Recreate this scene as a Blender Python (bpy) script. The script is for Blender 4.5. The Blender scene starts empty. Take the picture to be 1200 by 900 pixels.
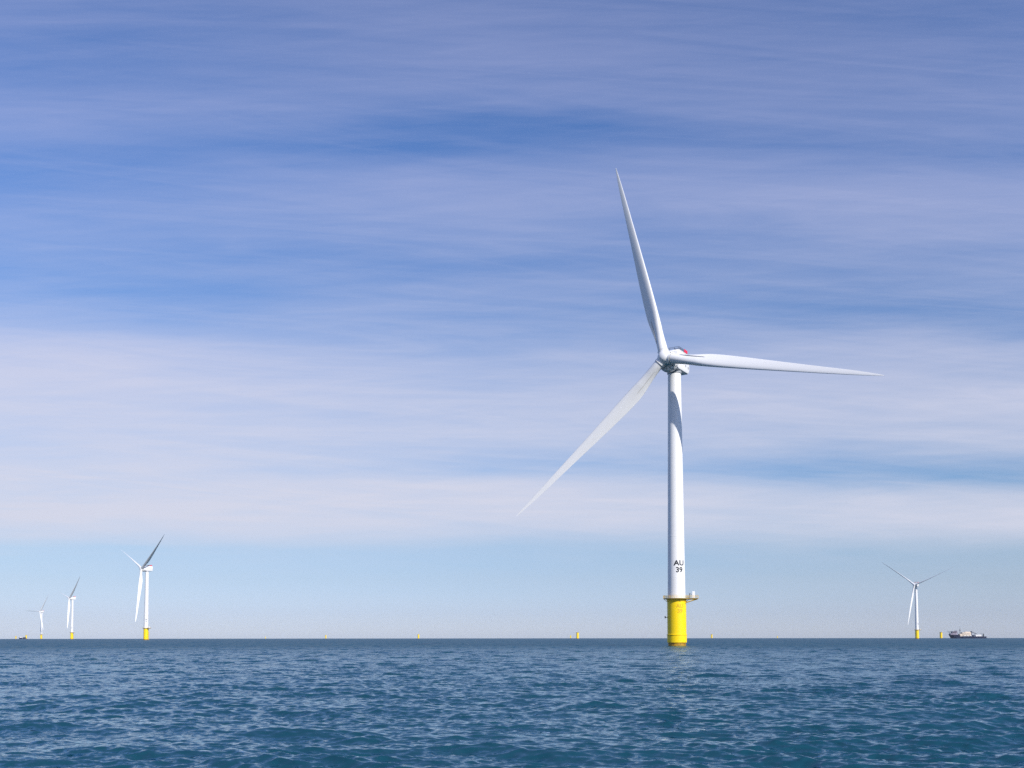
import bpy, bmesh, math, random
import numpy as np
from mathutils import Matrix, Vector
random.seed(7)
R_ = math.radians
scene = bpy.context.scene
COL = scene.collection

# ------------------------------------------------------------------ camera
CAM_H = 3.88
EARTH = 7.4e6                      # effective radius, with refraction
F_PX = 1100.0
cam = bpy.data.objects.new('camera', bpy.data.cameras.new('camera'))
COL.objects.link(cam); scene.camera = cam
cam.data.sensor_width = 36.0
cam.data.lens = F_PX / 1200 * 36
cam.data.shift_y = (298 - 1.1 - F_PX * math.tan(R_(3))) / 1200
cam.data.clip_start = 0.5; cam.data.clip_end = 60000
cam.rotation_euler = (Matrix.Rotation(R_(93), 4, 'X') @ Matrix.Rotation(-0.00091, 4, 'Z')).to_euler()
cam.location = (0, 0, CAM_H)
scene.render.resolution_x = 1024; scene.render.resolution_y = 768

# ------------------------------------------------------------------ light
SUN_AZ, SUN_EL = 143.6, 32.0       # azimuth clockwise from +Y
world = bpy.data.worlds.new("World"); scene.world = world; world.use_nodes = True
sund = Vector((math.sin(R_(SUN_AZ)) * math.cos(R_(SUN_EL)), math.cos(R_(SUN_AZ)) * math.cos(R_(SUN_EL)), math.sin(R_(SUN_EL))))
sun = bpy.data.objects.new('sun', bpy.data.lights.new('sun', 'SUN'))
COL.objects.link(sun); sun.rotation_euler = sund.to_track_quat('Z', 'Y').to_euler()
sun.data.energy = 5.0; sun.data.angle = R_(0.53); sun.data.color = (1, .95, .88)
scene.view_settings.view_transform = 'Standard'; scene.view_settings.look = 'None'
scene.view_settings.exposure = 0; scene.view_settings.gamma = 1
scene.view_settings.use_curve_mapping = False
cy = scene.cycles
cy.use_denoising = False; cy.max_bounces = 6; cy.volume_bounces = 0; cy.glossy_bounces = 3; cy.diffuse_bounces = 2
cy.sample_clamp_indirect = 6.0; cy.sample_clamp_direct = 0; cy.caustics_reflective = False; cy.caustics_refractive = False
HAZE_DENSITY = 2.3e-5


class NT:
    """tiny node-graph writer"""
    def __init__(s, tree): s.t = tree; s.n = tree.nodes; s.l = tree.links
    def node(s, kind, **kw):
        n = s.n.new(kind)
        for k, v in kw.items(): setattr(n, k, v)
        return n
    def put(s, sock, v):
        if isinstance(v, bpy.types.NodeSocket): s.l.new(v, sock)
        elif v is not None: sock.default_value = v
    def m(s, op, a, b=None, c=None, clamp=False):
        n = s.node('ShaderNodeMath', operation=op, use_clamp=clamp)
        for i, v in enumerate((a, b, c)): s.put(n.inputs[i], v)
        return n.outputs[0]
    def xyz(s, x, y, z):
        n = s.node('ShaderNodeCombineXYZ')
        for i, v in enumerate((x, y, z)): s.put(n.inputs[i], v)
        return n.outputs[0]
    def noise(s, vec, scale, detail=2, rough=.5, dist=0, dim='3D'):
        n = s.node('ShaderNodeTexNoise', noise_dimensions=dim)
        s.put(n.inputs['Vector'], vec); n.inputs['Scale'].default_value = scale
        n.inputs['Detail'].default_value = detail; n.inputs['Roughness'].default_value = rough
        n.inputs['Distortion'].default_value = dist
        return n.outputs['Fac']
    def mapr(s, v, a, b, c=0., d=1., smooth=True):
        n = s.node('ShaderNodeMapRange', interpolation_type='SMOOTHSTEP' if smooth else 'LINEAR')
        s.put(n.inputs[0], v)
        for i, k in enumerate((a, b, c, d)): n.inputs[i + 1].default_value = k
        return n.outputs[0]
    def ramp(s, fac, stops):
        n = s.node('ShaderNodeValToRGB'); e = n.color_ramp.elements
        n.color_ramp.interpolation = 'B_SPLINE' if len(stops) > 8 else 'LINEAR'
        while len(e) < len(stops): e.new(.5)
        for el, (p, c) in zip(e, stops):
            el.position = p; el.color = (c, c, c, 1) if not isinstance(c, tuple) else (*c, 1)
        s.put(n.inputs[0], fac)
        return n.outputs[0]
    def mix(s, fac, a, b, blend='MIX'):
        n = s.node('ShaderNodeMix', data_type='RGBA', blend_type=blend)
        s.put(n.inputs[0], fac); s.put(n.inputs[6], a); s.put(n.inputs[7], b)
        return n.outputs[2]


# ------------------------------------------------------------------ sky with thin cirrus
def build_sky():
    w = NT(world.node_tree)
    for n in list(w.n): w.n.remove(n)
    out = w.node('ShaderNodeOutputWorld'); bg = w.node('ShaderNodeBackground')
    w.l.new(bg.outputs[0], out.inputs[0]); bg.inputs[1].default_value = 0.1
    sky = w.node('ShaderNodeTexSky', sky_type='NISHITA')
    sky.sun_disc = False; sky.sun_elevation = R_(SUN_EL); sky.sun_rotation = R_(SUN_AZ)
    sky.air_density = 1.0; sky.dust_density = 0.5; sky.ozone_density = 2.5
    g = w.node('ShaderNodeTexCoord').outputs['Generated']
    sp = w.node('ShaderNodeSeparateXYZ'); w.l.new(g, sp.inputs[0])
    x, y, z = sp.outputs
    ya = w.m('MAXIMUM', w.m('ABSOLUTE', y), .12)
    u = w.m('DIVIDE', x, ya); v = w.m('DIVIDE', w.m('MAXIMUM', z, 0.), ya)
    us = w.m('ADD', u, w.m('MULTIPLY', w.m('SIGN', y), 3.1))
    # warp of the cloud streets
    wa = w.noise(w.xyz(w.m('MULTIPLY', us, 1.3), w.m('MULTIPLY', v, 5.), 3.7), 1., 2, .45)
    wb = w.noise(w.xyz(w.m('MULTIPLY', us, 4.), w.m('MULTIPLY', v, 22.), 1.3), 1., 3, .5)
    vw = w.m('ADD', v, w.m('MULTIPLY', w.m('SUBTRACT', wa, .5), w.m('MULTIPLY_ADD', v, .16, .012)))
    vw = w.m('ADD', vw, w.m('MULTIPLY', w.m('SUBTRACT', wb, .5), w.m('MULTIPLY_ADD', v, .05, .018)))
    f = w.m('DIVIDE', vw, .72)
    def prof(pts):                                  # (height on the sky, thickness) from high to low
        st = sorted(((748 - py) / 1100 / .72, c) for py, c in pts)
        return w.ramp(f, st)
    L = prof([(0, .30), (35, .14), (110, .42), (150, .24), (185, .12), (235, .34), (285, .08), (325, .08), (352, .36), (385, .85), (435, 1.0), (470, .80), (505, .88), (530, .78), (565, .92), (605, .92), (624, .74), (640, .30), (690, .22), (748, .12)])
    C = prof([(0, .36), (60, .32), (112, .44), (140, .02), (172, .0), (205, .46), (250, .46), (290, .14), (315, .2), (345, .38), (372, .18), (410, .50), (450, .74), (500, .78), (532, .56), (547, .34), (564, .80), (600, .88), (622, .72), (640, .25), (690, .2), (748, .12)])
    Rr = prof([(0, .22), (70, .36), (120, .40), (148, .16), (172, .22), (205, .52), (255, .56), (292, .34), (325, .42), (362, .06), (392, .28), (430, .78), (480, .80), (515, .70), (536, .50), (550, .12), (562, .22), (582, .86), (612, .84), (634, .45), (648, .26), (690, .2), (748, .12)])
    a = w.mapr(us, 3.1 - .46, 3.1 - .02); b = w.mapr(us, 3.1 + .02, 3.1 + .40)
    m = w.mix(b, w.mix(a, L, C), Rr)
    # fibres and soft patches
    uu = w.m('ADD', us, w.m('MULTIPLY', v, .9))
    n1 = w.noise(w.xyz(w.m('MULTIPLY', us, 1.6), w.m('MULTIPLY', v, 13.), 9.1), 1., 5, .6, .4)
    n2 = w.noise(w.xyz(w.m('MULTIPLY', uu, 3.2), w.m('MULTIPLY', v, 46.), 5.5), 1., 5, .62, .6)
    n3 = w.noise(w.xyz(w.m('MULTIPLY', us, 7.), w.m('MULTIPLY', w.m('SUBTRACT', v, w.m('MULTIPLY', us, .10)), 90.), 2.2), 1., 6, .65, .5)
    n = w.m('ADD', w.m('ADD', w.m('MULTIPLY', w.m('SUBTRACT', n1, .5), .50), w.m('MULTIPLY', w.m('SUBTRACT', n2, .5), .46)),
            w.m('MULTIPLY', w.m('SUBTRACT', n3, .5), .26))
    wv = w.noise(w.xyz(w.m('MULTIPLY', w.m('ADD', us, w.m('MULTIPLY', v, 1.6)), 2.1), w.m('MULTIPLY', w.m('ADD', v, w.m('MULTIPLY', us, .07)), 30.), 8.2), 1., 5, .55, 1.0)
    rid = w.m('POWER', w.m('MAXIMUM', w.m('SUBTRACT', 1., w.m('ABSOLUTE', w.m('MULTIPLY_ADD', wv, 5., -2.5))), 0.), 1.5)
    n = w.m('ADD', n, w.m('MULTIPLY_ADD', rid, .13, -.04))
    amp = w.m('MULTIPLY', w.mapr(v, .05, .15, .12, 1.), w.mapr(v, .2, .5, 1., .72))
    rgb2 = w.node('ShaderNodeRGBToBW'); w.l.new(m, rgb2.inputs[0])
    mask = w.m('ADD', rgb2.outputs[0], w.m('MULTIPLY', n, amp), clamp=True)
    thin = w.mapr(v, .12, .65, .95, .50, smooth=False)
    mask = w.m('MULTIPLY', mask, thin)
    # clear sky, pulled a little towards the deep polarised blue overhead
    clear = w.ramp(v, [(0, (.98, 1.12, 1.72)), (.008, (.95, 1.08, 1.64)), (.025, (.78, .90, 1.42)), (.062, (.72, .83, 1.15)), (.10, (.67, .84, 1.08)), (.25, (.92, 1.05, 1.28)), (.5, (.88, 1.13, 1.56)), (.75, (.82, 1.08, 1.56))])
    skyc = w.mix(1., sky.outputs[0], clear, 'MULTIPLY')
    cloudc = w.mix(w.mapr(v, .12, .65), (6.85, 6.95, 8.15, 1), (6.1, 6.1, 8.5, 1))
    w.l.new(w.mix(mask, skyc, cloudc), bg.inputs[0])
    world.cycles.sampling_method = 'MANUAL'; world.cycles.sample_map_resolution = 512
build_sky()


# ------------------------------------------------------------------ materials
def principled(name, color, rough=.5, metal=0., ior=1.45, coat=0.):
    m = bpy.data.materials.new(name); m.use_nodes = True
    p = m.node_tree.nodes['Principled BSDF']
    p.inputs['Base Color'].default_value = (*color, 1); p.inputs['Roughness'].default_value = rough
    p.inputs['Metallic'].default_value = metal; p.inputs['IOR'].default_value = ior
    p.inputs['Coat Weight'].default_value = coat
    return m, NT(m.node_tree), p

def painted(name, color, rough=.4, stain=(.5, .45, .38), amount=.12, scale=(.5, .5, .06)):
    """paint with faint vertical weathering streaks and blotches"""
    m, t, p = principled(name, color, rough)
    o = t.node('ShaderNodeTexCoord').outputs['Object']
    mp = t.node('ShaderNodeMapping'); t.l.new(o, mp.inputs[0]); mp.inputs['Scale'].default_value = scale
    n = t.noise(mp.outputs[0], 1., 6, .65)
    n2 = t.noise(o, .35, 4, .6)
    f = t.m('MULTIPLY', t.m('ADD', t.mapr(n, .48, .8), t.mapr(n2, .5, .85)), amount)
    t.l.new(t.mix(f, (*color, 1), (*stain, 1)), p.inputs['Base Color'])
    t.l.new(t.mapr(n2, .3, .7, rough * .8, rough * 1.3), p.inputs['Roughness'])
    return m

M = {}
M['white'] = painted('white_tower_paint', (.80, .80, .80), .38, (.55, .52, .47), .16)
M['blade'] = painted('white_blade_gelcoat', (.78, .78, .785), .33, (.55, .53, .5), .10, (.3, .3, .1))
M['nacelle'] = painted('white_nacelle_shell', (.76, .765, .77), .42, (.42, .40, .38), .2)
M['grey'] = painted('grey_metal', (.30, .32, .34), .5, (.15, .14, .13), .3)
M['dark'] = principled('dark_metal', (.045, .05, .06), .5)[0]
M['line'] = principled('dark_grey_rubber', (.10, .11, .13), .6)[0]
M['letter'] = principled('black_lettering_film', (.025, .027, .03), .45)[0]
M['letter_y'] = principled('ochre_lettering_film', (.66, .42, .004), .5)[0]
M['red'] = principled('red_panel_paint', (.72, .02, .06), .4)[0]
M['galv'] = painted('galvanised_steel', (.42, .42, .40), .5, (.25, .22, .2), .3)
M['yrail'] = principled('yellow_rail_paint', (.78, .50, .02), .45)[0]
M['deck'] = painted('stained_yellow_deck', (.42, .31, .10), .6, (.16, .13, .1), .4)
M['cab'] = principled('white_cabinet_paint', (.85, .85, .86), .4)[0]

def yellow_paint():
    m, t, p = principled('yellow_foundation_paint', (.94, .66, .0), .42)
    o = t.node('ShaderNodeTexCoord').outputs['Object']
    s = t.node('ShaderNodeSeparateXYZ'); t.l.new(o, s.inputs[0])
    mp = t.node('ShaderNodeMapping'); t.l.new(o, mp.inputs[0]); mp.inputs['Scale'].default_value = (1.1, 1.1, .08)
    n = t.noise(mp.outputs[0], 1., 6, .6)
    st = t.m('MULTIPLY', t.mapr(n, .5, .85), .20)
    c = t.mix(st, (.94, .66, .0, 1), (.42, .25, .03, 1))
    grow = t.mapr(t.m('ADD', s.outputs[2], t.m('MULTIPLY', t.m('SUBTRACT', n, .5), 1.6)), .9, 2.0, 1, 0)
    c = t.mix(t.m('MULTIPLY', grow, .75), c, (.22, .13, .02, 1))       # growth and rust near the splash line
    t.l.new(c, p.inputs['Base Color'])
    return m
M['yellow'] = yellow_paint()

def shaded_pile():
    m, t, p = principled('shade_toned_pile_paint', (.4, .2, .02), .6)  # pile yellow darkened to mottled ochre; skirt shade put into the colour
    o = t.node('ShaderNodeTexCoord').outputs['Object']
    n = t.noise(o, 1.4, 5, .7)
    t.l.new(t.ramp(n, [(.35, (.16, .09, .015)), (.65, (.62, .34, .01))]), p.inputs['Base Color'])
    return m
M['pile_ochre'] = shaded_pile()


# ------------------------------------------------------------------ helpers
def link(name, me, mat, parent=None):
    o = bpy.data.objects.new(name, me); COL.objects.link(o)
    if mat: me.materials.append(mat)
    if parent: o.parent = parent
    return o

SPLIT = {'vent', 'bracket', 'window', 'flange', 'lifeboat', 'red_panel', 'emblem', 'number_marking', 'deck_house'}
def islands(bm):
    seen = set(); out = []
    for v in bm.verts:
        if v in seen: continue
        st = [v]; seen.add(v); g = []
        while st:
            q = st.pop(); g.append(q)
            for e in q.link_edges:
                o = e.other_vert(q)
                if o not in seen: seen.add(o); st.append(o)
        out.append(g)
    return out

def from_bm(name, bm, mat, parent=None, smooth=None):
    if name in SPLIT:
        gs = islands(bm)
        if len(gs) > 1:
            last = None
            for g in gs:
                nb = bmesh.new(); mp = {v: nb.verts.new(v.co) for v in g}
                for f in {f for v in g for f in v.link_faces}: nb.faces.new([mp[v] for v in f.verts])
                last = one_bm(name, nb, mat, parent, smooth)
            bm.free(); return last
    return one_bm(name, bm, mat, parent, smooth)

def one_bm(name, bm, mat, parent=None, smooth=None):
    bm.normal_update()
    me = bpy.data.meshes.new(name); 
    if smooth is not None:
        lim = math.radians(smooth)
        for f in bm.faces: f.smooth = True
        for e in bm.edges:
            if len(e.link_faces) == 2 and e.calc_face_angle(0) > lim: e.smooth = False
    bm.to_mesh(me); bm.free()
    return link(name, me, mat, parent)

def empty(name, loc, rz=0.):
    o = bpy.data.objects.new(name, None); COL.objects.link(o)
    o.location = loc; o.rotation_euler = (0, 0, rz); o.empty_display_size = 5
    return o

def tag(o, label, cat, group=None):
    o['label'] = label; o['category'] = cat
    if group: o['group'] = group
    return o

def box(bm, cx, cy_, cz, sx, sy, sz, bevel=0., rz=0.):
    r = bmesh.ops.create_cube(bm, size=1)
    vs = r['verts']
    bmesh.ops.scale(bm, vec=(sx, sy, sz), verts=vs)
    if bevel:
        es = list({e for v in vs for e in v.link_edges})
        rb = bmesh.ops.bevel(bm, geom=es, offset=bevel, segments=3, profile=.6, affect='EDGES')
        vs = list({v for v in vs if v.is_valid} | set(rb['verts']))
    if rz: bmesh.ops.rotate(bm, cent=(0, 0, 0), matrix=Matrix.Rotation(rz, 3, 'Z'), verts=vs)
    bmesh.ops.translate(bm, vec=(cx, cy_, cz), verts=vs)
    return vs

def lathe(bm, prof, seg=48, cap=True):
    """prof = [(r, z)...] bottom to top around Z"""
    rings = []
    for r, z in prof:
        rings.append([bm.verts.new((r * math.cos(2 * math.pi * k / seg), r * math.sin(2 * math.pi * k / seg), z)) for k in range(seg)])
    for a, b in zip(rings, rings[1:]):
        for k in range(seg): bm.faces.new((a[k], a[(k + 1) % seg], b[(k + 1) % seg], b[k]))
    if cap:
        bm.faces.new(list(reversed(rings[0]))); bm.faces.new(rings[-1])
    return [v for r in rings for v in r]

def tube(bm, a, b, r, r2=None, seg=8):
    a = Vector(a); b = Vector(b); r2 = r if r2 is None else r2
    q = (b - a).to_track_quat('Z', 'Y').to_matrix()
    A = [bm.verts.new(a + q @ Vector((r * math.cos(2 * math.pi * k / seg), r * math.sin(2 * math.pi * k / seg), 0))) for k in range(seg)]
    B = [bm.verts.new(b + q @ Vector((r2 * math.cos(2 * math.pi * k / seg), r2 * math.sin(2 * math.pi * k / seg), 0))) for k in range(seg)]
    for k in range(seg): bm.faces.new((A[k], A[(k + 1) % seg], B[(k + 1) % seg], B[k]))
    bm.faces.new(list(reversed(A))); bm.faces.new(B)

def prism(bm, outline, axis_half, axis='y'):
    """outline in xz extruded along y by +-axis_half"""
    a = [bm.verts.new((x, -axis_half, z)) for x, z in outline]
    b = [bm.verts.new((x, axis_half, z)) for x, z in outline]
    n = len(outline)
    for k in range(n): bm.faces.new((a[k], a[(k + 1) % n], b[(k + 1) % n], b[k]))
    bm.faces.new(list(reversed(a))); bm.faces.new(b)
    bmesh.ops.recalc_face_normals(bm, faces=bm.faces[:])

def sea_z(x, y): return -(x * x + y * y) / (2 * EARTH)


# ------------------------------------------------------------------ the sea
SL_SMALL, SL_MID, SL_BIG, CAP_NEAR, CAP_FAR, GLOSS = 1.15, 1.3, 1.4, 1.0, .29, (.78, .94, 1.03, 1)
def build_sea():
    rng = np.random.default_rng(11)
    # rings: fine where single waves show, coarse to 14 km
    rr = [.6, 1.5, 3.0, 5.0]
    while rr[-1] < 14000:
        r = rr[-1]
        q = .006 if r < 22 else (.0024 if r < 300 else (.0016 if r < 1500 else (.003 if r < 4000 else .03)))
        rr.append(r + max(.07, r * q))
    rr = np.array(rr)
    fa = np.linspace(-R_(35), R_(35), 1150)
    ca = np.linspace(R_(35), 2 * math.pi - R_(35), 170)[1:-1]
    az = np.concatenate([fa, ca])
    daz = np.concatenate([np.full(len(fa), fa[1] - fa[0]), np.full(len(ca), ca[1] - ca[0])])
    nr, na = len(rr), len(az)
    N = 150
    lam = np.exp(np.linspace(math.log(16), math.log(.28), N)) * np.exp(rng.normal(0, .02, N))
    k = 2 * math.pi / lam
    dirn = R_(10) + rng.normal(0, 1, N) * R_(23) * (1 + .35 * (lam < 1.5))
    phase = rng.uniform(0, 2 * math.pi, N)
    dlog = math.log(16 / .28) / N
    mss = .0165 * np.minimum(1, (4.0 / lam) ** 1.9) * np.where(lam < 1.1, 1.45, .70)      # slope variance per e-fold
    slope = np.sqrt(2 * mss * dlog)
    amp = slope / k
    kx, ky = k * np.sin(dirn), k * np.cos(dirn)
    dr = np.gradient(rr)
    co = np.empty((nr, na, 3), np.float32)
    sa, cc = np.sin(az), np.cos(az)
    CH = 64
    for i0 in range(0, nr, CH):
        i1 = min(nr, i0 + CH)
        r = rr[i0:i1, None]
        X = r * sa[None]; Y = r * cc[None]
        Z = np.zeros_like(X); DX = np.zeros_like(X); DY = np.zeros_like(X)
        # gusts: patches where the wavelets are livelier
        gust = (1 + .30 * np.sin(X * .19 + 2 * np.sin(Y * .11)) * np.sin(Y * .13 + 1.7 * np.sin(X * .09) + 2)) * (1 + .35 * np.sin(X * .021 + 1.3 * np.sin(Y * .013)) * np.sin(Y * .017 + 1.1 * np.sin(X * .011) + 1))
        spac = np.maximum(dr[i0:i1, None], r * daz[None])
        spf = np.maximum(dr[i0:i1, None], r * daz[0])[:, 0]
        for j in range(N):
            if lam[j] < 2.2 * spf.min(): break
            w = np.clip(lam[j] / (2.2 * spac) - 1, 0, 1)
            th = kx[j] * X + ky[j] * Y + phase[j]
            s = np.sin(th); c = np.cos(th)
            A = amp[j] * w
            if lam[j] < 3: A = A * gust
            Z += A * c
            ch = .85 * A
            DX -= ch * math.sin(dirn[j]) * s; DY -= ch * math.cos(dirn[j]) * s
        co[i0:i1, :, 0] = X + DX; co[i0:i1, :, 1] = Y + DY
        co[i0:i1, :, 2] = Z - (X * X + Y * Y) / (2 * EARTH)
    me = bpy.data.meshes.new('sea')
    nv = nr * na + 1
    me.vertices.add(nv)
    flat = np.concatenate([co.reshape(-1), np.zeros(3, np.float32)])
    me.vertices.foreach_set('co', flat)
    i = np.arange(nr - 1)[:, None] * na; j = np.arange(na)[None]; j2 = (j + 1) % na
    quads = np.stack([i + j, i + na + j, i + na + j2, i + j2], -1).reshape(-1, 4)[:, ::-1]
    jj = np.arange(na); tris = np.stack([np.full(na, nv - 1), (jj + 1) % na, jj], -1)
    loops = np.concatenate([quads.reshape(-1), tris.reshape(-1)]).astype(np.int32)
    tot = np.concatenate([np.full(len(quads), 4), np.full(len(tris), 3)])
    start = np.concatenate([[0], np.cumsum(tot)[:-1]]).astype(np.int32)
    me.loops.add(len(loops)); me.loops.foreach_set('vertex_index', loops)
    me.polygons.add(len(tot)); me.polygons.foreach_set('loop_start', start)
    me.polygons.foreach_set('use_smooth', np.ones(len(tot), bool))
    me.update(calc_edges=True)
    if sum(p.normal.z for p in list(me.polygons[:50])) < 0: me.flip_normals()
    print('sea', nr, na, nv)
    # water
    m, t, p = principled('sea_water', (.006, .045, .072), .09, 0, 1.333)
    geo = t.node('ShaderNodeNewGeometry').outputs['Position']
    dist = t.node('ShaderNodeVectorMath', operation='LENGTH'); t.l.new(geo, dist.inputs[0])
    d = dist.outputs['Value']
    mp = t.node('ShaderNodeMapping', vector_type='TEXTURE'); t.l.new(geo, mp.inputs[0])
    mp.inputs['Rotation'].default_value = (0, 0, R_(-10)); mp.inputs['Scale'].default_value = (2.1, 1, 1)
    P = mp.outputs[0]
    # wavelets finer than the mesh, as slopes (they keep their steepness at any distance)
    def slopes(scale, detail, k):
        n = t.node('ShaderNodeTexNoise'); t.l.new(P, n.inputs['Vector'])
        n.inputs['Scale'].default_value = scale; n.inputs['Detail'].default_value = detail; n.inputs['Roughness'].default_value = .6
        a = t.node('ShaderNodeVectorMath', operation='SUBTRACT'); t.l.new(n.outputs['Color'], a.inputs[0]); a.inputs[1].default_value = (.5, .5, .5)
        c = t.node('ShaderNodeVectorMath', operation='SCALE'); t.l.new(a.outputs[0], c.inputs[0]); t.put(c.inputs['Scale'], k)
        return c.outputs[0]
    def vadd(a, b):
        n = t.node('ShaderNodeVectorMath', operation='ADD'); t.l.new(a, n.inputs[0]); t.l.new(b, n.inputs[1]); return n.outputs[0]
    pat = t.mapr(t.noise(P, .09, 2, .5), .35, .65, .7, 1.45)
    sl = vadd(slopes(4.6, 5, t.m('MULTIPLY', pat, SL_SMALL)), vadd(slopes(1.0, 2, t.mapr(d, 40, 200, 0, SL_MID)), slopes(.22, 2, t.mapr(d, 200, 900, 0, SL_BIG))))
    fl = t.node('ShaderNodeVectorMath', operation='MULTIPLY'); t.l.new(sl, fl.inputs[0]); fl.inputs[1].default_value = (1, 1, 0)
    gn = t.node('ShaderNodeNewGeometry').outputs['Normal']
    nn = t.node('ShaderNodeVectorMath', operation='NORMALIZE'); t.l.new(vadd(gn, fl.outputs[0]), nn.inputs[0])
    t.l.new(t.m('MINIMUM', t.m('MULTIPLY', t.m('POWER', t.m('DIVIDE', d, 700.), .5), .30), .32), p.inputs['Roughness'])
    turb = t.noise(geo, .02, 3, .5)
    # body colour seen through the surface plus sky reflection; far off, only the wave faces turned to the
    # viewer show, so the mean reflectance levels off well below the flat-water value
    body = t.node('ShaderNodeBsdfDiffuse'); gl = t.node('ShaderNodeBsdfGlossy', distribution='GGX')
    mx = t.node('ShaderNodeMixShader'); mo = t.n['Material Output']
    fr = t.node('ShaderNodeFresnel'); fr.inputs['IOR'].default_value = 1.60
    t.l.new(nn.outputs[0], fr.inputs['Normal']); t.l.new(nn.outputs[0], gl.inputs['Normal']); t.l.new(nn.outputs[0], body.inputs['Normal'])
    rough = p.inputs['Roughness'].links[0].from_socket
    t.l.new(rough, gl.inputs['Roughness']); gl.inputs['Color'].default_value = GLOSS
    fac = t.m('MULTIPLY', t.m('MINIMUM', fr.outputs[0], t.mapr(d, 30, 450, CAP_NEAR, CAP_FAR)), 1.)
    t.l.new(fac, mx.inputs[0])
    t.l.new(body.outputs[0], mx.inputs[1]); t.l.new(gl.outputs[0], mx.inputs[2]); t.l.new(mx.outputs[0], mo.inputs['Surface'])
    wc = t.mix(turb, (.004, .043, .071, 1), (.006, .058, .080, 1))
    t.l.new(wc, body.inputs[0]); t.n.remove(p)
    o = link('sea', me, m); o['kind'] = 'structure'
    return o
build_sea()


# ------------------------------------------------------------------ wind turbine
HUB_Z, TILT, OVER = 125.3, R_(6), 10.6
TOP_Z, DECK_Z = 121.0, 20.9
R_TOP, R_BASE, R_TP = 2.85, 3.85, 4.12
BLADE_R = 95.2

def blade_mesh():
    bm = bmesh.new(); NP = 40
    # r, chord, thickness ratio, twist deg, circle weight
    st = [(2.0, 4.3, 1, 17, 1), (5, 4.3, 1, 17, 1), (8, 4.55, .85, 17, .75), (12, 5.3, .62, 16, .35), (17, 6.1, .45, 14.5, .08), (21, 6.4, .38, 13, 0),
          (28, 6.2, .31, 10.5, 0), (38, 5.5, .27, 8, 0), (50, 4.5, .24, 5.5, 0), (62, 3.55, .21, 3.8, 0), (74, 2.7, .19, 2.2, 0), (84, 1.95, .18, 1, 0),
          (90, 1.2, .18, .5, 0), (93.5, .75, .18, 0, 0), (95.3, .28, .2, 0, 0)]
    st = np.array(st); rs = np.concatenate([np.linspace(2, 30, 36), np.linspace(31, 88, 50), np.linspace(89, 95.3, 14)])
    cols = [np.interp(rs, st[:, 0], st[:, q]) for q in range(1, 5)]
    for q in range(4):                                # soften the linear kinks
        c = cols[q]
        for _ in range(4): c[1:-1] = .25 * c[:-2] + .5 * c[1:-1] + .25 * c[2:]
    rings = []
    for r, c, t, tw, w in zip(rs, *cols):
        be = R_(tw + 7); bend = -7.0 * max(0, (r - 3) / 92.3) ** 1.45
        cb, sb = math.cos(be), math.sin(be)
        ring = []
        for i in range(NP):
            ph = 2 * math.pi * i / NP
            s = (1 - math.cos(ph)) / 2
            yt = 5 * min(t, .5) * c * (.2969 * math.sqrt(s) - .126 * s - .3516 * s * s + .2843 * s ** 3 - .1015 * s ** 4)
            ya = yt * (1.25 if math.sin(ph) >= 0 else -.75)
            xa = (.32 - s) * c
            xc, yc = 2.15 * math.cos(ph), 2.15 * math.sin(ph)
            xx = xa * (1 - w) + xc * w; yy = ya * (1 - w) + yc * w
            X = xx * cb + yy * sb; Y = -xx * sb + yy * cb
            ring.append(bm.verts.new((X, Y + bend, r)))
        rings.append(ring)
    for a, b in zip(rings, rings[1:]):
        for k in range(NP): bm.faces.new((a[k], a[(k + 1) % NP], b[(k + 1) % NP], b[k]))
    bm.faces.new(list(reversed(rings[0]))); bm.faces.new(rings[-1])
    bmesh.ops.recalc_face_normals(bm, faces=bm.faces[:])
    return bm

def fin_bm():
    """thin root spoiler standing off the pressure face towards the trailing edge"""
    bm = bmesh.new(); pts = []
    for r in np.linspace(6.5, 19.5, 20):
        be = R_(16 + 7); cb, sb = math.cos(be), math.sin(be)
        xx = -.95 - .55 * (r - 6.5) / 13; off = -1.66 + .45 * (r - 6.5) / 13
        e = min(1, (r - 6.3) / 1.5, (19.8 - r) / 1.5)
        q = []
        for dx, dy in ((.035, .5), (-.035, .5), (-.035 - .1 * e, -.30 * e), (.035 - .1 * e, -.30 * e)):
            x0, y0 = xx + dx, off + dy
            q.append(bm.verts.new((x0 * cb + y0 * sb, -x0 * sb + y0 * cb, r)))
        pts.append(q)
    for a, b in zip(pts, pts[1:]):
        for k in range(4): bm.faces.new((a[k], a[(k + 1) % 4], b[(k + 1) % 4], b[k]))
    bm.faces.new(pts[0]); bm.faces.new(list(reversed(pts[-1])))
    bmesh.ops.recalc_face_normals(bm, faces=bm.faces[:])
    return bm

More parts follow.
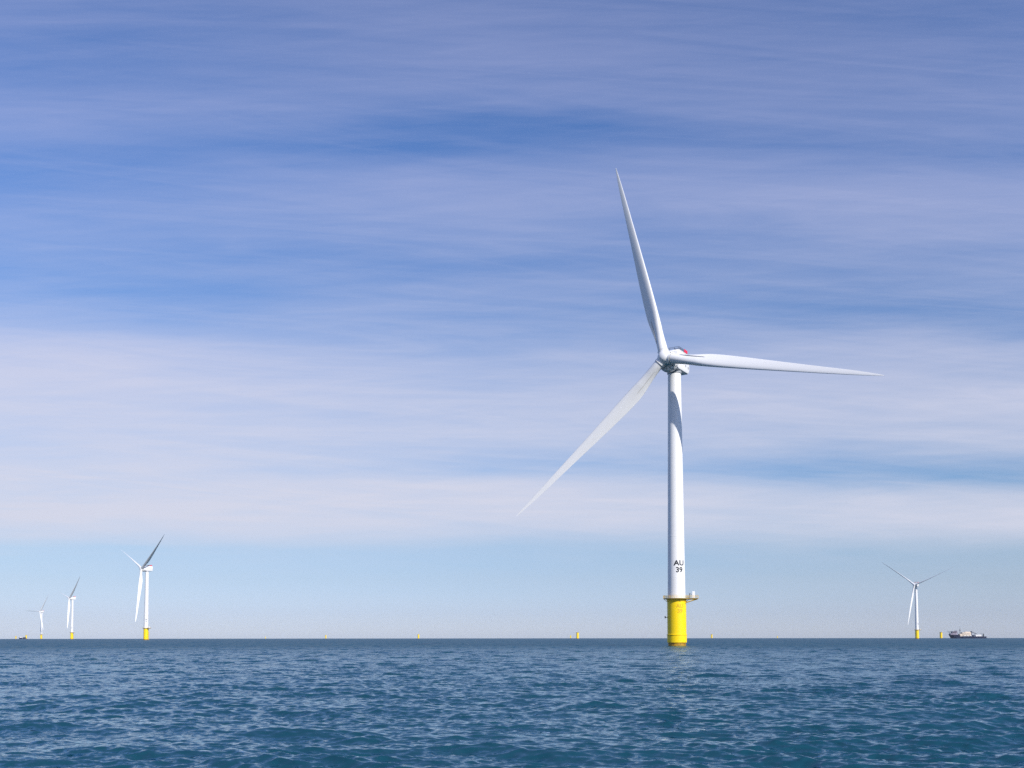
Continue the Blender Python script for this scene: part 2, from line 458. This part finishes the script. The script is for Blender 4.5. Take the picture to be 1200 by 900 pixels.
def wrapped_text(name, lines, radius_at, z0, az_c, mat, parent, cap, lead):
    """lettering film bent round a cylinder; az_c = direction of its middle, from -Y towards +X"""
    bm = bmesh.new()
    for i, (txt, sx) in enumerate(lines):
        cu = bpy.data.curves.new('t', 'FONT'); cu.body = txt; cu.size = cap / .72; cu.align_x = 'CENTER'
        cu.offset = .045 * cap; cu.resolution_u = 4
        to = bpy.data.objects.new('t', cu); COL.objects.link(to)
        me = bpy.data.meshes.new_from_object(to)
        for v in me.vertices: v.co.x *= sx; v.co.y += z0 - i * lead
        bm.from_mesh(me)
        bpy.data.objects.remove(to); bpy.data.curves.remove(cu); bpy.data.meshes.remove(me)
    bmesh.ops.triangulate(bm, faces=bm.faces[:])
    for x in np.arange(-4, 4, .22):
        bmesh.ops.bisect_plane(bm, geom=bm.verts[:] + bm.edges[:] + bm.faces[:], plane_co=(x, 0, 0), plane_no=(1, 0, 0))
    for v in bm.verts:
        R = radius_at(v.co.y) + .04; a = az_c + v.co.x / R
        v.co = Vector((R * math.sin(a), -R * math.cos(a), v.co.y))
    return from_bm(name, bm, mat, parent)

def rail_ring(bm, pts, z, h=1.15, step=None, closed=False, r=.045):
    seq = list(pts) + ([pts[0]] if closed else [])
    for (x0, y0), (x1, y1) in zip(seq, seq[1:]):
        for hh in (h, h * .55): tube(bm, (x0, y0, z + hh), (x1, y1, z + hh), r, seg=5)
    for x, y in pts: tube(bm, (x, y, z), (x, y, z + h), r, seg=5)

def tower_r(z): return R_BASE + (R_TOP - R_BASE) * max(0, (z - DECK_Z)) / (TOP_Z - DECK_Z)

def make_turbine(yaw, az):
    """every part hangs off an Empty at the waterline; -Y is upwind"""
    root = empty('wind_turbine', (0, 0, 0), -yaw)
    def A(x): return x + yaw                            # turbine frame is turned by the yaw; parts that do not yaw are turned back
    # pile and transition piece
    bm = bmesh.new(); lathe(bm, [(3.85, -14), (3.85, 1.9)], 64)
    from_bm('pile', bm, M['pile_ochre'], root, 35)
    bm = bmesh.new()
    lathe(bm, [(R_TP + .12, 1.55), (R_TP + .14, 4.7), (R_TP + .34, 4.85), (R_TP + .34, 5.05), (R_TP, 5.12), (R_TP, 19.4), (R_TP + .12, 19.5), (R_TP + .12, DECK_Z - .12)], 72)
    tp = from_bm('foundation_sleeve', bm, M['yellow'], root, 35)
    wrapped_text('lettering', [('AU', 1.0), ('39', 1.0)], lambda z: R_TP, 16.7, A(R_(10)), M['letter_y'], tp, 1.7, 2.2)
    # side fender bracket
    bm = bmesh.new()
    for a0 in (-97,):
        a = A(R_(a0)); d = Vector((math.sin(a), -math.cos(a), 0))
        tube(bm, d * R_TP + Vector((0, 0, 12.6)), d * (R_TP + .95) + Vector((0, 0, 12.6)), .14)
        tube(bm, d * (R_TP + .9) + Vector((0, 0, 12.2)), d * (R_TP + .9) + Vector((0, 0, 13.1)), .26)
    from_bm('navigation_lamp', bm, M['dark'], tp, 40)
    # boat landing ladder on the lee side
    bm = bmesh.new(); a = A(R_(152)); d = Vector((math.sin(a), -math.cos(a), 0)); s = Vector((math.cos(a), math.sin(a), 0))
    for q in (-.9, .9): tube(bm, d * (R_TP + 1.1) + s * q + Vector((0, 0, -2)), d * (R_TP + 1.1) + s * q + Vector((0, 0, 14)), .22)
    for q in (-.3, .3): tube(bm, d * (R_TP + .8) + s * q + Vector((0, 0, -1)), d * (R_TP + .8) + s * q + Vector((0, 0, DECK_Z)), .05, seg=5)
    for z in np.arange(0, DECK_Z, .6): tube(bm, d * (R_TP + .8) - s * .3 + Vector((0, 0, z)), d * (R_TP + .8) + s * .3 + Vector((0, 0, z)), .03, seg=4)
    for z in (1, 5, 9, 13):
        for q in (-.9, .9): tube(bm, d * R_TP + s * q + Vector((0, 0, z)), d * (R_TP + 1.1) + s * q + Vector((0, 0, z)), .14)
    from_bm('boat_landing', bm, M['yrail'], tp, 40)
    # work platform: ring deck with a long laydown bay to the right
    ab = A(R_(78))
    n = 40; Rd = 5.75
    half = 2.6; ang = math.asin(half / Rd)
    d = Vector((math.sin(ab), -math.cos(ab))); s = Vector((math.cos(ab), math.sin(ab)))
    out = []
    for k in range(n):
        a = (ab + ang) + (2 * math.pi - 2 * ang) * k / (n - 1)
        out.append((Rd * math.sin(a), -Rd * math.cos(a)))
    for l, q in ((7.4, -half), (9.3, -half), (9.3, 0), (9.3, half), (7.4, half)):
        out.append(tuple(d * l + s * q))
    bm = bmesh.new()
    top = [bm.verts.new((x, y, DECK_Z)) for x, y in out]; bot = [bm.verts.new((x, y, DECK_Z - .28)) for x, y in out]
    m_ = len(out)
    for k in range(m_): bm.faces.new((bot[k], bot[(k + 1) % m_], top[(k + 1) % m_], top[k]))
    bm.faces.new(top); bm.faces.new(list(reversed(bot)))
    bmesh.ops.recalc_face_normals(bm, faces=bm.faces[:])
    pf = from_bm('work_platform', bm, M['deck'], root)
    bm = bmesh.new()
    for k in range(10):                                  # brackets under the deck
        a = A(2 * math.pi * k / 10 + .2); e = Vector((math.sin(a), -math.cos(a), 0))
        tube(bm, e * (R_TP + .05) + Vector((0, 0, DECK_Z - 1.5)), e * 5.5 + Vector((0, 0, DECK_Z - .3)), .10, seg=6)
    for q in (-2.0, 2.0):
        b0 = d * (R_TP - .2) + s * q; b1 = d * 8.9 + s * q
        tube(bm, (b0.x, b0.y, DECK_Z - 1.9), (b1.x, b1.y, DECK_Z - .35), .14, seg=6)
        tube(bm, (b0.x, b0.y, DECK_Z - .42), (b1.x, b1.y, DECK_Z - .42), .13, seg=6)
    from_bm('bracket', bm, M['yrail'], pf)
    bm = bmesh.new(); rail_ring(bm, out, DECK_Z, 1.2, closed=True)
    from_bm('railing', bm, M['yrail'], pf)
    bm = bmesh.new()
    c = d * 7.3 + s * -.2
    box(bm, c.x, c.y, DECK_Z + 1.55, 1.15, 1.15, 2.9, .08, ab)
    from_bm('cabinet', bm, M['cab'], pf, 40)
    bm = bmesh.new(); c0 = d * 5.6 + s * 1.2
    tube(bm, (c0.x, c0.y, DECK_Z), (c0.x, c0.y, DECK_Z + 2.4), .2)
    c1 = d * 7.2 + s * 2.2; tube(bm, (c0.x, c0.y, DECK_Z + 2.3), (c1.x, c1.y, DECK_Z + 1.3), .12); bmesh.ops.remove_doubles(bm, verts=bm.verts[:], dist=.0)
    from_bm('davit_crane', bm, M['grey'], pf, 40)
    bm = bmesh.new(); box(bm, *(d * 5.2 + s * -1.4), DECK_Z + .5, 1.3, .9, .95, .05, ab)
    from_bm('control_box', bm, M['grey'], pf, 40)
    # tower
    bm = bmesh.new()
    prof = []
    for z in np.linspace(DECK_Z + .01, TOP_Z, 34): prof.append((tower_r(z), z))
    lathe(bm, prof, 96)
    tw = from_bm('tower', bm, M['white'], root, 35)
    bm = bmesh.new()
    for z in (48.0, 83.0): 
        r = tower_r(z); v = lathe(bm, [(r + .004, z - .09), (r + .035, z - .07), (r + .035, z + .07), (r + .004, z + .09)], 96, cap=False)
    from_bm('flange', bm, M['white'], tw, 50)
    wrapped_text('lettering', [('AU', 1.12), ('39', 1.02)], tower_r, 35.2, A(R_(10.5)), M['letter'], tw, 2.25, 3.0)
    bm = bmesh.new(); a = A(R_(120)); e = Vector((math.sin(a), -math.cos(a), 0)); 
    r0 = tower_r(23)
    for dx in (0,): box(bm, *(e * (r0 + .03)).xy, DECK_Z + 1.4, 1.1, .3, 2.5, .04, a)
    from_bm('door', bm, M['grey'], tw)
    # yaw bearing
    bm = bmesh.new(); lathe(bm, [(R_TOP + .02, TOP_Z - .5), (R_TOP + .28, TOP_Z - .35), (R_TOP + .28, TOP_Z + 1.0)], 64)
    from_bm('yaw_bearing', bm, M['grey'], root, 35)
    # nacelle
    nb = bmesh.new(); W = 3.75
    outl = [(-4.6, 122.4), (-3.6, 121.7), (7.3, 121.7), (8.6, 122.8), (8.75, 129.3), (7.9, 130.3), (-3.9, 130.3), (-4.6, 129.4)]
    # loft across the width so the lower edges are bevelled
    rows = []
    cz_ = 126.1; cyy = 2.3
    for x, k in ((-W, .80), (-W * .94, .95), (-W * .80, 1.0), (W * .80, 1.0), (W * .94, .95), (W, .80)):
        rows.append([nb.verts.new((x, cyy + (p[0] - cyy) * (k * .35 + .65), cz_ + (p[1] - cz_) * k)) for p in outl])
    for a, b in zip(rows, rows[1:]):
        for i in range(len(outl)): nb.faces.new((a[i], a[(i + 1) % 8], b[(i + 1) % 8], b[i]))
    nb.faces.new(rows[0]); nb.faces.new(list(reversed(rows[-1])))
    bmesh.ops.recalc_face_normals(nb, faces=nb.faces[:])
    nac = from_bm('nacelle', nb, M['nacelle'], root, 28)
    bm = bmesh.new()
    for sx in (-1, 1):
        for yy, zz, sy, sz in ((.6, 125.2, 1.0, .45), (4.0, 124.6, .55, .9), (6.9, 124.3, .5, 1.0)):
            box(bm, sx * (W + .01), yy, zz, .06, sy, sz)
    for xx in (-2, 0, 2): box(bm, xx, 8.74, 124.6, 1.0, .1, .7)
    from_bm('vent', bm, M['dark'], nac)
    bm = bmesh.new()
    for sx in (-1, 1):
        prism_pts = [(2.9, 126.6), (3.4, 126.6), (3.6, 127.2), (3.2, 127.8), (2.8, 127.3)]
        vs = [bm.verts.new((sx * (W + .04), y, z)) for y, z in prism_pts]; bm.faces.new(vs)
    from_bm('emblem', bm, M['red'], nac)
    # helicopter hoist deck with rails; rear corner in red panels
    bm = bmesh.new(); box(bm, 0, 2.4, 130.6, 6.6, 9.6, .35, .08)
    hd = from_bm('hoist_deck', bm, M['nacelle'], nac, 40)
    bm = bmesh.new()
    pts = [(-3.2, y) for y in np.linspace(-2.2, 7.1, 8)] + [(-1.1, 7.1), (1.1, 7.1)] + [(3.2, y) for y in np.linspace(7.1, -2.2, 8)] + [(1.1, -2.2), (-1.1, -2.2)]
    rail_ring(bm, pts, 130.75, 1.25, closed=True, r=.07)
    for i in range(7):
        y0 = -1.9 + i * .82
        if i % 2 == 0:
            for sx in (-3.2, 3.2): box(bm, sx, y0, 131.25, .06, .62, .55)
    box(bm, 1.0, 1.2, 131.3, 1.6, 1.8, 1.3, .1)
    tube(bm, (-1.8, 5.2, 130.75), (-1.8, 5.2, 134.0), .07, seg=5)
    from_bm('railing', bm, M['dark'], hd)
    bm = bmesh.new()
    for sx in (-3.28, 3.28): box(bm, sx, 5.4, 131.6, .09, 3.7, 1.35)
    box(bm, 0, 7.22, 131.6, 6.4, .09, 1.35)
    from_bm('red_panel', bm, M['red'], hd)
    # generator ring, hub and blades share the tilted rotor axis
    ax = Matrix.Translation((0, -OVER, HUB_Z)) @ Matrix.Rotation(-TILT, 4, 'X')
    bm = bmesh.new()
    lathe(bm, [(3.4, 0), (4.2, .35), (4.4, .8), (4.4, 3.0), (4.2, 3.6), (3.6, 4.6), (2.8, 6.2)], 64)
    bmesh.ops.transform(bm, matrix=Matrix.Translation((0, 0, -.35)) @ ax @ Matrix.Translation((0, 2.4, 0)) @ Matrix.Rotation(-math.pi / 2, 4, 'X'), verts=bm.verts[:])
    gen = from_bm('generator', bm, M['nacelle'], root, 30)
    bm = bmesh.new()
    for k in range(16):
        a = 2 * math.pi * (k + .5) / 16
        vs = box(bm, 0, 0, 0, .7, .6, .06)
        bmesh.ops.transform(bm, matrix=Matrix.Translation((0, 0, -.35)) @ ax @ Matrix.Rotation(a, 4, 'Y') @ Matrix.Translation((0, 4.3, 4.41)), verts=vs)
    for k in range(16):
        a = 2 * math.pi * k / 16
        vs = box(bm, 0, 0, 0, .5, .06, .42)
        bmesh.ops.transform(bm, matrix=Matrix.Translation((0, 0, -.35)) @ ax @ Matrix.Rotation(a, 4, 'Y') @ Matrix.Translation((0, 2.56, 3.75)), verts=vs)
    from_bm('vent', bm, M['dark'], gen)
    bm = bmesh.new()
    lathe(bm, [(2.75, -2.35), (2.75, .9), (2.62, 1.6), (2.2, 2.35), (1.5, 2.9), (.75, 3.15), (.15, 3.2)], 48)
    bmesh.ops.transform(bm, matrix=Matrix.Rotation(math.pi / 2, 4, 'X'), verts=bm.verts[:])
    for k in range(3):
        vs = lathe(bm, [(2.32, 1.2), (2.32, 3.0), (2.4, 3.02), (2.4, 3.3)], 40)
        bmesh.ops.transform(bm, matrix=Matrix.Rotation(2 * math.pi * k / 3, 4, 'Y'), verts=vs)
    hub = from_bm('hub', bm, M['blade'], root, 30)
    hub.matrix_local = ax @ Matrix.Rotation(az, 4, 'Y')
    bl = blade_mesh(); first = from_bm('blade', bl, M['blade'], root, 50)
    fn = from_bm('root_spoiler', fin_bm(), M['grey'], first, 40)
    bm = bmesh.new(); lathe(bm, [(2.18, 3.3), (2.24, 3.32), (2.24, 3.55), (2.18, 3.57)], 40, cap=False)
    rg = from_bm('root_ring', bm, M['galv'], first, 40)
    for k in range(3):
        b = first
        if k:
            b = first.copy(); COL.objects.link(b); b.parent = root
            for ch in (fn, rg):
                q = ch.copy(); COL.objects.link(q); q.parent = b
        b.matrix_local = ax @ Matrix.Rotation(az + 2 * math.pi * k / 3, 4, 'Y')
    return root, ax

def kids(o): return [c for c in COL.objects if c.parent is o]
def copy_tree(o, parent=None):
    c = o.copy(); COL.objects.link(c)
    if parent: c.parent = parent
    for ch in kids(o): copy_tree(ch, c)
    return c

G = 'wind turbines standing in the sea'
MX, MY = 72.2, 411.4
t0, AX = make_turbine(R_(32.84), R_(-14.68))
t0.location = (MX, MY, sea_z(MX, MY))
tag(t0, 'largest and nearest white wind turbine, on a yellow base, AU 39 written on its tower', 'wind turbine', G)

def retune(root, az, yaw, feather=0.):
    root.rotation_euler = (0, 0, -yaw)
    bl = [c for c in kids(root) if c.name.startswith('blade')]
    for k, b in enumerate(bl): b.matrix_local = AX @ Matrix.Rotation(az + 2 * math.pi * k / 3, 4, 'Y') @ Matrix.Rotation(-feather, 4, 'Z')
    for c in kids(root):
        if c.name.startswith('hub'): c.matrix_local = AX @ Matrix.Rotation(az, 4, 'Y')

far = [(-644.5, 1654.4, 43.1, -61.7, 'mid-sized white wind turbine, nearest of the left three, one dark blade pointing up right'),
       (-1352.9, 2888.0, 42.9, -70.4, 'small white wind turbine, second from the left, between the tiniest and the mid-sized one'),
       (-2164, 4320, 27.0, -83.5, 'tiniest and palest wind turbine, at the far left beside the dark workboat'),
       (940.8, 2183, 42.0, -49.5, 'small white wind turbine on the right beside the navy ship, upper blades in a V')]
for x, y, yw, az, lab in far:
    c = copy_tree(t0)
    # the numbers on the other towers cannot be read in the photo
    for ch in kids(c):
        for s in kids(ch):
            if s.name.startswith('lettering'): bpy.data.objects.remove(s)
    for ch in kids(c):
        if ch.name.startswith('tower'):
            bm = bmesh.new()
            for zz, wdt in ((36.0, 2.6), (33.0, 1.9)):
                for q in (-1, 1):
                    a0 = R_(26) + R_(32.84) * 0 + q * wdt * .27 / 3.8
                    n = 5; r = tower_r(zz) + .03
                    vb = [];vt = []
                    for i in range(n + 1):
                        a = a0 + (i / n - .5) * wdt * .36 / 3.8 + R_(yw)
                        vb.append(bm.verts.new((r * math.sin(a), -r * math.cos(a), zz - .9)))
                        vt.append(bm.verts.new((r * math.sin(a), -r * math.cos(a), zz + .9)))
                    for i in range(n): bm.faces.new((vb[i], vb[i + 1], vt[i + 1], vt[i]))
            from_bm('number_marking', bm, M['line'], ch)
    c.location = (x, y, sea_z(x, y)); c.delta_scale = (1, 1, 1)
    retune(c, R_(az), R_(yw), R_(63 if x < 0 else 54))
    tag(c, lab, 'wind turbine', G)

# ------------------------------------------------------------------ bare yellow foundations far out
def make_pile():
    root = empty('foundation_pile', (0, 0, 0))
    bm = bmesh.new(); lathe(bm, [(3.9, -6), (3.9, 1.5), (4.2, 1.6), (4.2, 5), (4.05, 5.1), (4.05, 20.6)], 40)
    from_bm('shell', bm, M['yellow'], root, 35)
    bm = bmesh.new(); lathe(bm, [(5.4, 20.6), (5.4, 20.85)], 32)
    pts = [(5.3 * math.cos(2 * math.pi * k / 16), 5.3 * math.sin(2 * math.pi * k / 16)) for k in range(16)]
    pf = from_bm('work_platform', bm, M['galv'], root)
    bm = bmesh.new(); rail_ring(bm, pts, 20.85, closed=True); from_bm('railing', bm, M['yrail'], pf)
    bm = bmesh.new(); box(bm, 3.4, -2.2, 21.9, 1.4, 1.4, 2.1, .1)
    from_bm('cabinet', bm, M['cab'], pf, 40)
    return root
piles = [(-3590, 6801, 'pale yellow foundation stub left of the workboat on the far left horizon'),
         (-2622, 5072, 'short orange yellow foundation stub directly behind the right end of the dark workboat'),
         (-2599, 9905, 'faintest yellow speck of a foundation on the horizon, nearest to the left turbines'),
         (-1110, 5601, 'small yellow foundation stub, second from the left on the open middle horizon'),
         (-444, 4458, 'small yellow foundation stub alone on the horizon below the centre of the picture'),
         (410, 6567, 'thin faint foundation stub close to the left of a taller yellow one'),
         (215, 3083, 'tallest yellow foundation stub on the horizon left of the big turbine'),
         (1045, 4920, 'small yellow foundation stub just right of the big turbine base'),
         (2488, 8816, 'barely visible yellow foundation stub midway between big turbine and right turbine'),
         (1441, 3157, 'yellow foundation stub between the right turbine and the navy ship')]
p0 = make_pile()
for i, (x, y, lab) in enumerate(piles):
    o = p0 if i == 0 else copy_tree(p0)
    o.location = (x, y, sea_z(x, y)); o.rotation_euler = (0, 0, .7 * i)
    tag(o, lab, 'foundation', 'bare yellow turbine foundations on the horizon')
# the stub beside the tallest one sits by its side in the photo
for o in COL.objects:
    if o.get('label', '').startswith('thin faint'): o.location.x = 409

# ------------------------------------------------------------------ vessels
M['navy'] = painted('navy_hull_paint', (.006, .012, .045), .35, (.08, .05, .05), .2, (.05, .05, .3))
M['beige'] = painted('cream_module_paint', (.72, .60, .48), .5, (.4, .3, .22), .3, (.3, .3, .1))
M['ship_white'] = painted('ship_white_paint', (.78, .77, .76), .4, (.4, .34, .3), .25, (.3, .3, .1))
M['ship_lilac'] = painted('grey_lilac_ship_paint', (.38, .34, .42), .45, (.2, .08, .08), .6, (.2, .2, .2))  # superstructure's own muted grey-lilac colour
M['glass'] = principled('dark_window_glass', (.02, .025, .04), .08)[0]
M['boot'] = principled('red_boot_paint', (.30, .03, .02), .5)[0]
M['deckg'] = principled('green_grey_deck', (.08, .11, .10), .7)[0]

def hull_bm(L, B, top, fc_len, fc_top, draft=4.):
    """bow towards -X, sheer and a raised forecastle"""
    bm = bmesh.new(); rows = []
    xs = [-.5, -.485, -.46, -.42, -.36, -.28, -.5 + fc_len - .002, -.5 + fc_len + .002, 0, .2, .35, .44, .49, .5]
    for q in sorted(xs):
        t = (q + .5)
        w = min(1, (t / .20) ** .6) if t < .20 else (1 if t < .85 else 1 - .18 * (t - .85) / .15)
        z1 = fc_top if t < fc_len else top
        z1 += max(0, .12 - t) * 14
        flare = max(0, .2 - t) * 3
        x = q * L
        row = []
        for (k, z, m_) in ((0, -draft, .25), (.0, -draft + 1, .8), (0, 0, .93), (0, z1 * .6, 1), (0, z1, 1)):
            hw = max(.15, B / 2 * w * (m_ if t > .03 else m_ * .7))
            xx = x + (0 if t > .25 else (z1 - z) * .55 * (1 - t / .25))
            row.append((xx, hw, z))
        rows.append(row)
    V = [[(bm.verts.new((x, -h, z)), bm.verts.new((x, h, z))) for x, h, z in row] for row in rows]
    for a, b in zip(V, V[1:]):
        for i in range(4):
            for s in (0, 1): bm.faces.new((a[i][s], b[i][s], b[i + 1][s], a[i + 1][s]))
        bm.faces.new((a[4][0], b[4][0], b[4][1], a[4][1])); bm.faces.new((a[0][0], b[0][0], b[0][1], a[0][1]))
    for a in (V[0], V[-1]):
        for i in range(4): bm.faces.new((a[i][0], a[i][1], a[i + 1][1], a[i + 1][0]))
    bmesh.ops.remove_doubles(bm, verts=bm.verts[:], dist=.001)
    bmesh.ops.recalc_face_normals(bm, faces=bm.faces[:])
    return bm

def make_ship():
    root = empty('service_ship', (0, 0, 0))
    from_bm('hull', hull_bm(114, 22, 6.6, .29, 12.0), M['navy'], root, 40)
    bm = bmesh.new()
    box(bm, -42, 0, 14.2, 20, 17, 4.6, .4); box(bm, -39, 0, 18.4, 15, 16, 3.9, .4); box(bm, -38.5, 0, 21.9, 16, 19, 3.2, .5)
    ss = from_bm('superstructure', bm, M['ship_lilac'], root, 35)
    for xx, zz, w, yy in [(-42, 14.8, 17, 8.53), (-39, 18.9, 12.6, 8.03), (-38.5, 22.2, 14.5, 9.53)]:
        bm = bmesh.new()
        for sy in (-1, 1):
            for k in range(int(w / 2.2)): box(bm, xx - w / 2 + 1.1 + k * 2.2, sy * yy, zz, 1.7, .1, 1.6)
        from_bm('window', bm, M['glass'], ss)
    bm = bmesh.new(); box(bm, -34, 0, 24.2, 6, 10, 1.4, .2); box(bm, -33, 0, 18, 5, 15, 7, .2)
    from_bm('funnel_house', bm, M['navy'], ss, 35)
    bm = bmesh.new(); lathe(bm, [(9.5, 21.6), (10.2, 22.3)], 8)
    for a in range(4): tube(bm, (5 * math.cos(a * 1.57 + .8), 5 * math.sin(a * 1.57 + .8), 21.7), (7 + 4 * math.cos(a * 1.57 + .8), 4 * math.sin(a * 1.57 + .8), 13), .35, seg=6)
    o = from_bm('helideck', bm, M['grey'], root); o.location = (-52, 0, 0)
    bm = bmesh.new(); tube(bm, (-21, 0, 14), (-21, 0, 30), .8, .5); tube(bm, (-21, 0, 29), (-21, 0, 40), .3, .12)
    box(bm, -21, 0, 28, 2.5, 6, .8, .1); box(bm, -21, 0, 32, 1, 4, .4); box(bm, -21, 0, 25, 4, 3, 1.6, .1)
    from_bm('mast', bm, M['dark'], root, 40)
    bm = bmesh.new(); box(bm, -3, 0, 13.4, 27, 17, 12.8, .6); box(bm, -20, 0, 11.0, 9, 16, 8, .4); box(bm, 1, 0, 20.6, 16, 12, 2.2, .3)
    md = from_bm('accommodation_module', bm, M['beige'], root, 35)
    bm = bmesh.new()
    for sy in (-1, 1):
        for r in range(3):
            for k in range(9): box(bm, -14 + k * 2.6, sy * 8.53, 9.8 + r * 3.2, 1.1, .1, 1.0)
    from_bm('window', bm, M['glass'], md)
    bm = bmesh.new()
    for k in range(3): box(bm, -9 + k * 9, -9.2, 8.6, 6, 2.2, 2.4, .8)
    from_bm('lifeboat', bm, M['ship_white'], root, 45)
    bm = bmesh.new()
    tube(bm, (13.5, 0, 6.6), (13.5, 0, 21), 1.6, 1.3, 12)
    for sy in (-1, 1):
        tube(bm, (12, sy, 21), (31, sy * .7, 13.2), .35, seg=6); tube(bm, (12, sy, 23.4), (31, sy * .7, 14.6), .35, seg=6)
    for k in range(9):
        u = k / 8; u2 = (k + 1) / 8 if k < 8 else 1
        tube(bm, (12 + 19 * u, -1, 21 - 7.8 * u), (12 + 19 * u2, -1, 23.4 - 8.8 * u2), .2, seg=5)
        tube(bm, (12 + 19 * u, 1, 21 - 7.8 * u), (12 + 19 * u, -1, 23.4 - 8.8 * u), .2, seg=5)
    box(bm, 13.5, 0, 21.5, 4.5, 4, 3.2, .3)
    tube(bm, (31, 0, 14), (31, 0, 8.5), .15); box(bm, 17, -4, 9, 7, 4, 4.8, .2)
    from_bm('crane', bm, M['navy'], root, 40)
    bm = bmesh.new(); box(bm, 33, 0, 9.4, 16, 13, 5.6, .3); box(bm, 26.5, -5, 8.2, 4, 5, 3.2, .1); box(bm, 43, 3, 8.4, 5, 6, 3.6, .1)
    from_bm('deck_house', bm, M['ship_white'], root, 35)
    bm = bmesh.new(); box(bm, 50, -3, 10.8, 2.4, 2.4, 8.4, .2); tube(bm, (50, -3, 15), (38, -3, 15.8), .5, .3); tube(bm, (50, 3, 6.6), (50, 3, 13), .8)
    from_bm('stern_winch_frame', bm, M['dark'], root, 40)
    bm = bmesh.new()
    for sy in (-10.2, 10.2):
        pts = [(x, sy) for x in np.arange(-18, 54, 4)]
        for (x0, y0), (x1, y1) in zip(pts, pts[1:]):
            tube(bm, (x0, y0, 7.8), (x1, y1, 7.8), .08, seg=4)
        for x, y in pts: tube(bm, (x, y, 6.6), (x, y, 7.8), .08, seg=4)
    from_bm('railing', bm, M['grey'], root)
    return root
ship = make_ship(); SX, SY = (1132.3 - 600) / 1100 * 2830, 2830.0
ship.location = (SX, SY, sea_z(SX, SY)); ship.scale = (.93, .93, .93); ship.rotation_euler = (0, 0, R_(-8))
tag(ship, 'long navy blue offshore service ship with cream deckhouse and crane, on the right horizon', 'ship')

def make_boat():
    root = empty('workboat', (0, 0, 0))
    from_bm('hull', hull_bm(29, 9, 3.6, .42, 5.6, 2.), M['navy'], root, 40)
    bm = bmesh.new(); box(bm, -5.5, 0, 7.0, 7, 6.4, 3.2, .3); box(bm, -5, 0, 9.4, 4.8, 5.2, 2.0, .3)
    cb = from_bm('cabin', bm, M['ship_white'], root, 35)
    bm = bmesh.new()
    for sy in (-1, 1):
        for k in range(3): box(bm, -6.8 + 1.6 * k, sy * 2.63, 9.6, 1.1, .1, 1.0)
    from_bm('window', bm, M['glass'], cb)
    bm = bmesh.new(); tube(bm, (-4, 0, 10.4), (-4, 0, 15.5), .18, .08); box(bm, -4, 0, 12.5, .4, 2.4, .2)
    from_bm('mast', bm, M['dark'], root)
    bm = bmesh.new(); box(bm, 7.5, 0, 5.6, 9, 6.5, 4.2, .3); tube(bm, (12, 0, 5), (12, 0, 10), .4)
    from_bm('winch_housing', bm, M['dark'], root, 35)
    return root
boat = make_boat(); BX, BY = (27 - 600) / 1100 * 3800, 3800.0
boat.location = (BX, BY, sea_z(BX, BY)); boat.rotation_euler = (0, 0, R_(14))
tag(boat, 'small dark workboat with a pale cabin on the horizon at the far left', 'boat')

# ------------------------------------------------------------------ sea haze
bm = bmesh.new(); box(bm, 0, 0, 105, 29200, 29200, 256)
m = bpy.data.materials.new('sea_haze'); m.use_nodes = True
t = NT(m.node_tree)
for n in list(t.n): t.n.remove(n)
out = t.node('ShaderNodeOutputMaterial'); v = t.node('ShaderNodeVolumePrincipled')
v.inputs['Color'].default_value = (.80, .89, 1, 1); v.inputs['Density'].default_value = HAZE_DENSITY; v.inputs['Anisotropy'].default_value = .0
t.l.new(v.outputs[0], out.inputs['Volume'])
hz = from_bm('haze', bm, m); hz['kind'] = 'stuff'
